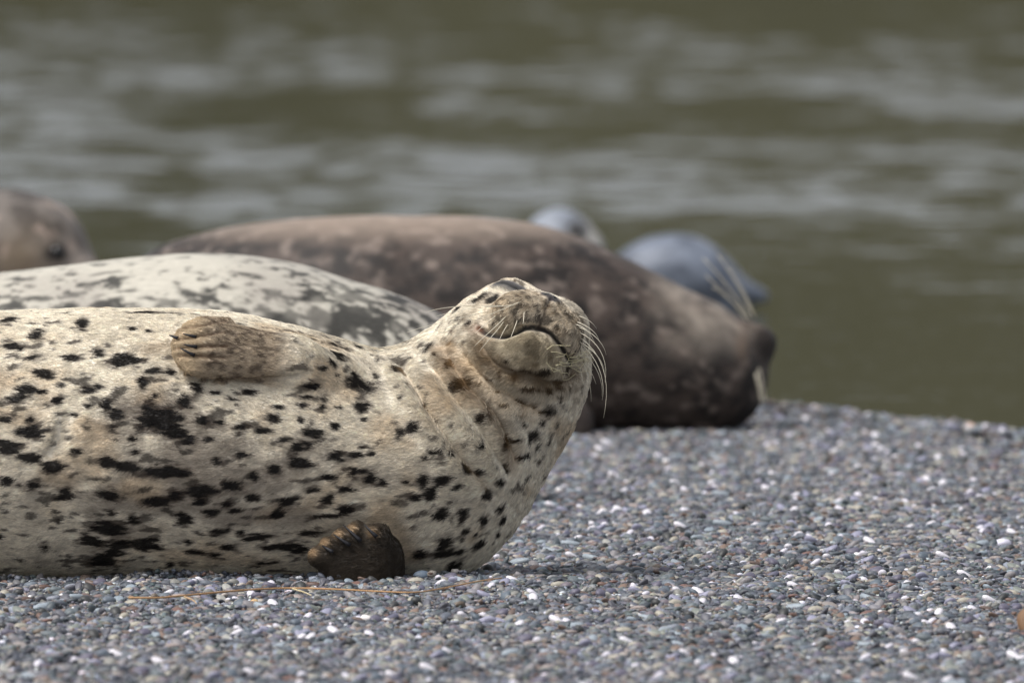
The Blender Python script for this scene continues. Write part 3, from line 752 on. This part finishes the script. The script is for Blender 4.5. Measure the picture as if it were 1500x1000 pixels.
def col_brown(V, P, s):
    C = np.tile(s2l(70, 60, 54), (len(V), 1))
    lo = fbm(V * np.array([5, 7, 7]), 3, 111); mid = fbm(V * np.array([30, 38, 38]), 4, 112)
    C = mix(C, s2l(28, 24, 22), .9 * sstep(.40, .58, .6 * mid + .4 * lo))
    C = mix(C, s2l(146, 132, 122), .5 * sstep(.56, .74, fbm(V * np.array([38, 46, 46]), 4, 113)))
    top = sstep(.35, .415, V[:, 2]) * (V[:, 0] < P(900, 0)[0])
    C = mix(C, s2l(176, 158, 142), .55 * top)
    hd = sstep(P(930, 0)[0], P(1010, 0)[0], V[:, 0])
    C = mix(C, s2l(176, 164, 150), .8 * hd * sstep(.10, .26, V[:, 2]) * np.clip(.35 + 1.6 * (fbm(V * np.array([24, 24, 24]), 3, 114) - .35), 0, 1))
    nz = blob(V, P(1124, 500), (.038, .12, .045)); C = mix(C, s2l(40, 32, 28), np.clip(1.4 * nz, 0, .95))
    C = mix(C, s2l(150, 120, 92), .25 * blob(V, P(1085, 505), (.012, .2, .035)) + .6 * blob(V, P(1120, 468), (.03, .2, .010)))
    fl = flat_seg(V, P(800, 575, -.21), P(832, 612, -.245), .05, .052, (0, -1, .1), 2.3)
    w = 1 - sstep(.004, .01, fl); C = mix(C, s2l(58, 50, 46), .8 * w)
    return C
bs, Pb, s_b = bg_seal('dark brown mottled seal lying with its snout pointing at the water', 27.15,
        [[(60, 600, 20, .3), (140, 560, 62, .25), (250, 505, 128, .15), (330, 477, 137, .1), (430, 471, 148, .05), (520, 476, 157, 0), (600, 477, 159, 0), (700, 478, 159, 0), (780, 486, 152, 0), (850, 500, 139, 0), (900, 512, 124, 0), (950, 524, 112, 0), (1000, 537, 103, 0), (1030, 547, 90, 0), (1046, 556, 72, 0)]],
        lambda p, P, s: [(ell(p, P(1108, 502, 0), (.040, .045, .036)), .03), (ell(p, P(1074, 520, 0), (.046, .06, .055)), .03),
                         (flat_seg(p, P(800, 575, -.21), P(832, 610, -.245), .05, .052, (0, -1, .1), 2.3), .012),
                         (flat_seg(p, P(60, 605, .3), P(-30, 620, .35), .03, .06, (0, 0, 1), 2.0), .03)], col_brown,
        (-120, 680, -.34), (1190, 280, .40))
def pw(root, b, t, Y, bend, r=.0022):
    B, Tt = at(*b, Y), at(*t, Y - .02); m = (B + Tt) / 2 + np.array(bend)
    whisker(root, B, B + (m - B) * .6, m + (Tt - m) * .3, Tt, r, r * .5)
for b, t, r in [((1098, 466), (1030, 378), .0018), ((1104, 464), (1052, 374), .0018), ((1094, 470), (1034, 404), .0016), ((1106, 466), (1068, 392), .0014), ((1100, 470), (1044, 420), .0014)]:
    pw(bs, b, t, 27.12, (.008, 0, .004), r)
for b, t, r in [((1108, 545), (1116, 592), .0011), ((1112, 540), (1121, 592), .0011), ((1106, 548), (1113, 588), .0009)]:
    pw(bs, b, t, 27.05, (.004, 0, 0), r)
def col_left(V, P, s):
    C = np.tile(s2l(112, 105, 99), (len(V), 1)); mid = fbm(V * np.array([20, 20, 26]), 4, 121)
    C = mix(C, s2l(64, 59, 55), .85 * sstep(.44, .6, mid)); C = mix(C, s2l(164, 144, 118), .6 * blob(V, P(40, 385, -.1), (.09, .2, .07)))
    C = mix(C, s2l(184, 164, 150), .6 * sstep(.56, .7, fbm(V * 30, 3, 122)))
    C = mix(C, s2l(172, 160, 150), .5 * blob(V, P(110, 385, -.1), (.04, .2, .05)))
    for e in ((85, 368),): C = mix(C, s2l(28, 26, 26), np.clip(1.5 * blob(V, P(*e, -.12), (.024, .2, .019)), 0, .95))
    return C
ls, Pl, s_l = bg_seal('tan brown seal holding up its head, furthest along the shore from the water', 31.0,
        [[(-760, 520, 20, .5), (-640, 500, 55, .4), (-450, 460, 105, .25), (-250, 430, 130, .1), (-110, 405, 125, 0), (-30, 390, 112, -.02), (34, 380, 104, -.03)]],
        lambda p, P, s: [(ell(p, P(97, 403, -.07), (.077, .07, .062)), .05), (ell(p, P(62, 358, -.06), (.066, .07, .06)), .06), (ell(p, P(124, 394, -.10), (.024, .03, .02)), .03),
                         (flat_seg(p, P(-120, 470, -.17), P(-180, 525, -.22), .05, .05, (0, -1, 0), 2.0), .02), (flat_seg(p, P(-760, 520, .5), P(-850, 525, .55), .03, .06, (0, 0, 1), 2.2), .03)], col_left,
        (-930, 600, -.36), (190, 220, .70))
def col_grey(V, P, s):
    C = np.tile(s2l(108, 116, 130), (len(V), 1)); mid = fbm(V * np.array([20, 26, 26]), 4, 131)
    C = mix(C, s2l(70, 77, 90), .8 * sstep(.42, .62, mid))
    hd = sstep(P(895, 0)[0], P(870, 0)[0], V[:, 0]); C = mix(C, s2l(136, 142, 152), .7 * hd); C = mix(C, s2l(176, 168, 152), .6 * blob(V, P(868, 350, -.06), (.035, .2, .06)))
    C = mix(C, s2l(18, 17, 17), np.clip(1.6 * blob(V, P(844, 337, -.1), (.030, .2, .027)), 0, .96))
    return C
gs, Pg, s_g = bg_seal('wet blue grey seal lying half in the shallow water', 36.0,
        [[(818, 355, 56, 0), (832, 376, 56, 0), (852, 420, 50, .02), (890, 448, 52, .06), (930, 425, 58, .06), (965, 407, 63, .06), (1005, 406, 64, .06), (1045, 422, 49, .05), (1080, 432, 30, .05), (1114, 428, 10, .05)]],
        lambda p, P, s: [(ell(p, P(852, 364, -.06), (.060, .06, .058)), .03), (ell(p, P(872, 366, -.10), (.02, .02, .016)), .02),
                         (flat_seg(p, P(1100, 430, .05), P(1118, 436, .05), .016, .020, (0, 1, 0), 1.6), .02), (ell(p, P(990, 490, .05), (.2, .12, .07)), .06)], col_grey,
        (730, 560, -.25), (1180, 270, .32), .011, .03, M_wet)
eye(ls, 86, 369, .018); eye(gs, 845, 337, .024)
print('seals done', time.time() - T0)

# ------------------------------------------------------------------ gravel: heaps of real pebbles
def pebble_unit(rng, sub=1):
    bm = bmesh.new(); bmesh.ops.create_icosphere(bm, subdivisions=sub, radius=1.0)
    V = np.array([v.co[:] for v in bm.verts]); F = np.array([[v.index for v in f.verts] for f in bm.faces]); bm.free()
    V = V * (1 + .5 * (noise3(V * 1.1 + rng.random(3) * 50, 3)[:, None] - .5))
    return V, F
rg = np.random.default_rng(11)
UNITS = [pebble_unit(rg, 2) for _ in range(6)]
def M_gravel():
    m, t, b = nodes('pebbles')
    a = t.nodes.new('ShaderNodeAttribute'); a.attribute_name = 'col'
    tc = t.nodes.new('ShaderNodeTexCoord'); n = t.nodes.new('ShaderNodeTexNoise'); n.inputs['Scale'].default_value = 400; n.inputs['Detail'].default_value = 3
    t.links.new(tc.outputs['Object'], n.inputs['Vector'])
    mr = t.nodes.new('ShaderNodeMapRange'); mr.inputs['To Min'].default_value = .7; mr.inputs['To Max'].default_value = 1.3; t.links.new(n.outputs['Fac'], mr.inputs['Value'])
    mu = t.nodes.new('ShaderNodeVectorMath'); mu.operation = 'SCALE'; t.links.new(a.outputs['Color'], mu.inputs[0]); t.links.new(mr.outputs[0], mu.inputs['Scale'])
    t.links.new(mu.outputs[0], b.inputs['Base Color']); b.inputs['Roughness'].default_value = .5; b.inputs['Specular IOR Level'].default_value = .45
    return m
M_peb = M_gravel()
def rand_rot(rng, n, tilt):
    A = rng.random(n) * 2 * math.pi; ax = rng.normal(0, tilt, n); ay = rng.normal(0, tilt, n)
    ca, sa = np.cos(A), np.sin(A); Z = np.zeros((n, 3, 3)); Z[:, 0, 0] = ca; Z[:, 0, 1] = -sa; Z[:, 1, 0] = sa; Z[:, 1, 1] = ca; Z[:, 2, 2] = 1
    cx, sx = np.cos(ax), np.sin(ax); X = np.zeros((n, 3, 3)); X[:, 0, 0] = 1; X[:, 1, 1] = cx; X[:, 1, 2] = -sx; X[:, 2, 1] = sx; X[:, 2, 2] = cx
    cy, sy = np.cos(ay), np.sin(ay); Yy = np.zeros((n, 3, 3)); Yy[:, 1, 1] = 1; Yy[:, 0, 0] = cy; Yy[:, 0, 2] = sy; Yy[:, 2, 0] = -sy; Yy[:, 2, 2] = cy
    return Yy @ X @ Z
TILE = 0.34
def gravel():
    rng = np.random.default_rng(3); n = 2700
    rad = np.clip(.0025 * np.exp(.58 * rng.normal(size=n)), .0012, .0105)
    xy = (rng.random((n, 2)) - .5) * (TILE + .03)
    Rm = rand_rot(rng, n, .35)
    sc3 = np.stack([rad * (1 + .7 * rng.random(n)), rad * (.75 + .3 * rng.random(n)), rad * (.35 + .4 * rng.random(n))], 1)
    z = rad * .25 + .0035 * rng.random(n) + .003 * (noise3(np.stack([xy[:, 0] * 40, xy[:, 1] * 40, 0 * rad], 1), 12) - .5)
    c = PAL[rng.choice(len(PAL), n, p=PALW)] * (.56 + .5 * rng.random((n, 1))) * (1 + .06 * rng.normal(size=(n, 3)))
    c = (c * .74 + .26 * c.mean(1, keepdims=True)) * np.array([.98, 1.0, 1.02])
    Vs, Fs, Cs = [], [], []; off = 0
    lowU = [pebble_unit(rng, 2 if False else 1) for _ in range(8)]
    for i in range(n):
        U, Fq = (UNITS[i % 6] if rad[i] > .0050 else lowU[i % 8])
        v = (U * sc3[i]) @ Rm[i].T + np.array([xy[i, 0], xy[i, 1], z[i]])
        Vs.append(v); Fs.append(Fq + off); off += len(v); Cs.append(np.repeat(c[i][None], len(v), 0))
    # the tile of pebbles, plus loose points where it is laid down, turned at random, on the ground
    pts = []
    for y in np.arange(17.0, 31.8, TILE * .92):
        hw = .0375 * y + 1.0
        for x in np.arange(-hw, hw, TILE * .92):
            xx, yy = x + .03 * rng.normal(), y + .03 * rng.normal()
            if shore(xx, yy) < .05: pts.append((xx, yy))
    pts = np.array(pts); zz = ground_z(pts[:, 0], pts[:, 1]); m = len(pts)
    Vt = np.vstack(Vs + [np.column_stack([pts, zz])])
    me = mesh_np('gravel', Vt, np.vstack(Fs))
    set_col(me, np.clip(np.vstack(Cs + [np.ones((m, 3))]), .01, .85)); smooth_shade(me)
    a = me.attributes.new('spot', 'BOOLEAN', 'POINT'); fl = np.zeros(len(Vt), bool); fl[-m:] = True; a.data.foreach_set('value', fl)
    a = me.attributes.new('turn', 'FLOAT_VECTOR', 'POINT'); tv = np.zeros((len(Vt), 3), np.float32)
    e = .15; tv[-m:, 0] = np.arctan((ground_z(pts[:, 0], pts[:, 1] + e) - ground_z(pts[:, 0], pts[:, 1] - e)) / (2 * e))
    tv[-m:, 1] = -np.arctan((ground_z(pts[:, 0] + e, pts[:, 1]) - ground_z(pts[:, 0] - e, pts[:, 1])) / (2 * e))
    tv[-m:, 2] = 0; a.data.foreach_set('vector', tv.ravel())
    a = me.attributes.new('spin', 'FLOAT_VECTOR', 'POINT'); sv_ = np.zeros((len(Vt), 3), np.float32); sv_[-m:, 2] = rng.random(m) * 6.283; a.data.foreach_set('vector', sv_.ravel())
    o = obj('gravel', me, M_peb); tag(o, 'mixed grey, blue and tan pebble gravel covering the beach', 'gravel', kind='stuff')
    g = bpy.data.node_groups.new('gravel_tiles', 'GeometryNodeTree')
    g.interface.new_socket('Geometry', in_out='INPUT', socket_type='NodeSocketGeometry'); g.interface.new_socket('Geometry', in_out='OUTPUT', socket_type='NodeSocketGeometry')
    N, Lk = g.nodes, g.links
    ni, no = N.new('NodeGroupInput'), N.new('NodeGroupOutput')
    def att(nm, ty):
        x = N.new('GeometryNodeInputNamedAttribute'); x.data_type = ty; x.inputs['Name'].default_value = nm; return x.outputs[0]
    sep = N.new('GeometryNodeSeparateGeometry'); Lk.new(ni.outputs[0], sep.inputs[0]); Lk.new(att('spot', 'BOOLEAN'), sep.inputs[1])
    inst = N.new('GeometryNodeInstanceOnPoints'); Lk.new(sep.outputs[0], inst.inputs['Points']); Lk.new(sep.outputs[1], inst.inputs['Instance'])
    er = N.new('FunctionNodeEulerToRotation'); Lk.new(att('turn', 'FLOAT_VECTOR'), er.inputs[0]); Lk.new(er.outputs[0], inst.inputs['Rotation'])
    es = N.new('FunctionNodeEulerToRotation'); Lk.new(att('spin', 'FLOAT_VECTOR'), es.inputs[0])
    ri = N.new('GeometryNodeRotateInstances'); Lk.new(inst.outputs[0], ri.inputs['Instances']); Lk.new(es.outputs[0], ri.inputs['Rotation'])
    Lk.new(ri.outputs[0], no.inputs[0])
    md = o.modifiers.new('tiles', 'NODES'); md.node_group = g
    print('gravel tiles', m, 'tris', sum(len(f) for f in Fs))
gravel()
def pushed_up():
    rng = np.random.default_rng(9); Vs, Fs, Cs = [], [], []; off = 0; U8 = [pebble_unit(rng, 1) for _ in range(6)]
    Rm = rand_rot(rng, 900, .4)
    for i in range(900):
        x = -260 + 960 * rng.random(); hump = noise3(np.array([[x * .012, 0, 3.0]]), 15)[0]
        r = float(np.clip(.0036 * math.exp(.45 * rng.normal()), .0018, .009))
        X = at(x, 800, 21.1)[0]; Yc = Y0 - .10 - .07 * rng.random() - (.06 if 455 < x < 595 else 0)
        z = float(ground_z(np.array([X]), np.array([Yc]))[0]) + .002 + .020 * hump * rng.random()
        U, Fq = U8[i % 6]; v = (U * np.array([r * 1.3, r, r * .65])) @ Rm[i].T + np.array([X, Yc, z])
        c = PAL[rng.choice(len(PAL), p=PALW)] * (.56 + .5 * rng.random()); c = (c * .74 + .26 * c.mean()) * np.array([.98, 1.0, 1.02])
        Vs.append(v); Fs.append(Fq + off); off += len(v); Cs.append(np.repeat(c[None], len(v), 0))
    me = mesh_np('gravel', np.vstack(Vs), np.vstack(Fs)); set_col(me, np.clip(np.vstack(Cs), .01, .85)); smooth_shade(me)
    tag(obj('gravel', me, M_peb), 'loose gravel pushed up along the belly of the spotted seal', 'gravel', kind='stuff')
pushed_up()

# ------------------------------------------------------------------ single pebbles, twig, straw, leaf
def ground_hit(px, py):
    r = ray(px, py); s = -CAM_H / r[2]
    for _ in range(6):
        p = np.array([0, 0, CAM_H]) + r * s; s = (float(ground_z(np.array([p[0]]), np.array([p[1]]))[0]) - CAM_H) / r[2]
    return np.array([0, 0, CAM_H]) + r * s
def pebble(px, py, wpx, hpx, col, label, group=None, name='pebble', seed=0):
    rng = np.random.default_rng(seed + 100); p = ground_hit(px, py + hpx * .35); k = p[1] / FPX
    bm = bmesh.new(); bmesh.ops.create_icosphere(bm, subdivisions=3, radius=1.0)
    U = np.array([v.co[:] for v in bm.verts]); Fq = [[v.index for v in f.verts] for f in bm.faces]; bm.free()
    U = U * (1 + .35 * (noise3(U * 1.0 + rng.random(3) * 40, 6)[:, None] - .5))
    U = U * np.array([wpx * k / 2, wpx * k / 2 * .8, hpx * k / 2])
    me = mesh_np(name, U, Fq); smooth_shade(me)
    set_col(me, np.clip(np.tile(s2l(*col), (len(U), 1)) * (.85 + .3 * fbm(U * 300, 2, seed + 7))[:, None], .01, .9))
    o = obj(name, me, M_peb); o.location = (p[0], p[1], p[2] + hpx * k * .35 + .002); o.rotation_euler = (rng.normal() * .12, rng.normal() * .15, rng.normal() * .3)
    tag(o, label, 'pebble', group)
pebble(619, 845, 26, 17, (120, 134, 150), 'smooth blue grey pebble touching the chest of the spotted seal')
pebble(536, 908, 17, 13, (232, 228, 224), 'white pebble below the long dry twig', seed=1)
pebble(1468, 798, 28, 16, (214, 212, 226), 'large pale lilac white pebble lying alone on the open gravel', seed=2)
pebble(1166, 589, 15, 13, (236, 232, 236), 'bright white pebble by the shore beside the brown seal', seed=3)
pebble(127, 849, 32, 6, (136, 160, 140), 'flat pale green stone sliver against the belly of the spotted seal', seed=4)
pebble(84, 914, 18, 14, (52, 56, 62), 'round dark slate pebble below the end of the long twig', seed=5)
pebble(1422, 627, 14, 12, (206, 178, 164), 'pinkish pebble at the edge of the water', seed=6)
pebble(372, 884, 14, 10, (200, 168, 120), 'ochre pebble right under the long dry twig', seed=7)
rs = np.random.default_rng(8)
for i in range(46):
    x, y = 20 + 1460 * rs.random(), 862 + 110 * rs.random() ** 1.2
    if i > 20: x, y = 760 + 730 * rs.random(), 655 + 220 * rs.random()
    if x < 870 and y < 850 and i > 20 and x < 1500 - y: continue
    wp = 7 + 6 * rs.random()
    pebble(x, y, wp, wp * (.5 + .3 * rs.random()), (226, 224, 224), 'small white pebble among the grey gravel', 'white pebbles in the gravel', seed=20 + i)
def stalk(name, pxs, r, col, label, cat, lift=.008):
    pts = np.array([ground_hit(x, y) + np.array([0, 0, lift]) for x, y, _ in [tuple(p) for p in densify(pxs, 5)]])
    V, F = tube(pts, r, r * .6, 6); c = pts.mean(0); me = bpy.data.meshes.new(name); me.from_pydata((V - c).tolist(), [], F); smooth_shade(me)
    m, t, b = nodes(name + '_bark'); n = t.nodes.new('ShaderNodeTexNoise'); n.inputs['Scale'].default_value = 90
    cr = t.nodes.new('ShaderNodeValToRGB'); cr.color_ramp.elements[0].color = (*(col * .6), 1); cr.color_ramp.elements[1].color = (*(col * 1.3), 1); cr.color_ramp.elements[0].position = .35; cr.color_ramp.elements[1].position = .65
    t.links.new(n.outputs['Fac'], cr.inputs['Fac']); t.links.new(cr.outputs[0], b.inputs['Base Color']); b.inputs['Roughness'].default_value = .7
    o = obj(name, me, m); o.location = c; tag(o, label, cat)
stalk('twig', [(188, 890), (235, 890), (300, 884), (370, 878), (430, 876), (500, 878), (560, 881), (610, 882), (660, 874), (700, 866), (735, 861)], .0017, s2l(170, 132, 92), 'long thin orange brown twig lying on the gravel before the spotted seal', 'twig', .0155)
stalk('straw', [(428, 876), (444, 881), (456, 886)], .0014, s2l(206, 190, 150), 'short pale straw crossing the long twig', 'straw', .015)
stalk('straw', [(270, 888), (282, 893), (288, 898)], .0013, s2l(190, 160, 120), 'short tan straw beside the end of the long twig', 'straw', .015)
def leaf():
    p = ground_hit(1507, 928); k = p[1] / FPX; n = 9; V = []; F = []
    for i in range(n):
        t = i / (n - 1); hw = 16 * k * math.sin(math.pi * min(1, t * .92 + .06)) ** .8
        for j, u in enumerate((-1, -.5, 0, .5, 1)):
            V.append((u * hw, .010 * u * u - .004 * t, t * 46 * k + .004 * math.sin(3 * t)))
    for i in range(n - 1):
        for j in range(4): a = i * 5 + j; F.append((a, a + 1, a + 6, a + 5))
    me = mesh_np('dry_leaf', V, F); smooth_shade(me); o = obj('dry_leaf', me, plain('dry_leaf', s2l(118, 90, 66), .7)); o.location = p
    s = o.modifiers.new('thick', 'SOLIDIFY'); s.thickness = .0012
    o.rotation_euler = (-.5, .2, .3); tag(o, 'curled brown dry leaf standing on the gravel', 'leaf')
leaf()
print('all', time.time() - T0)
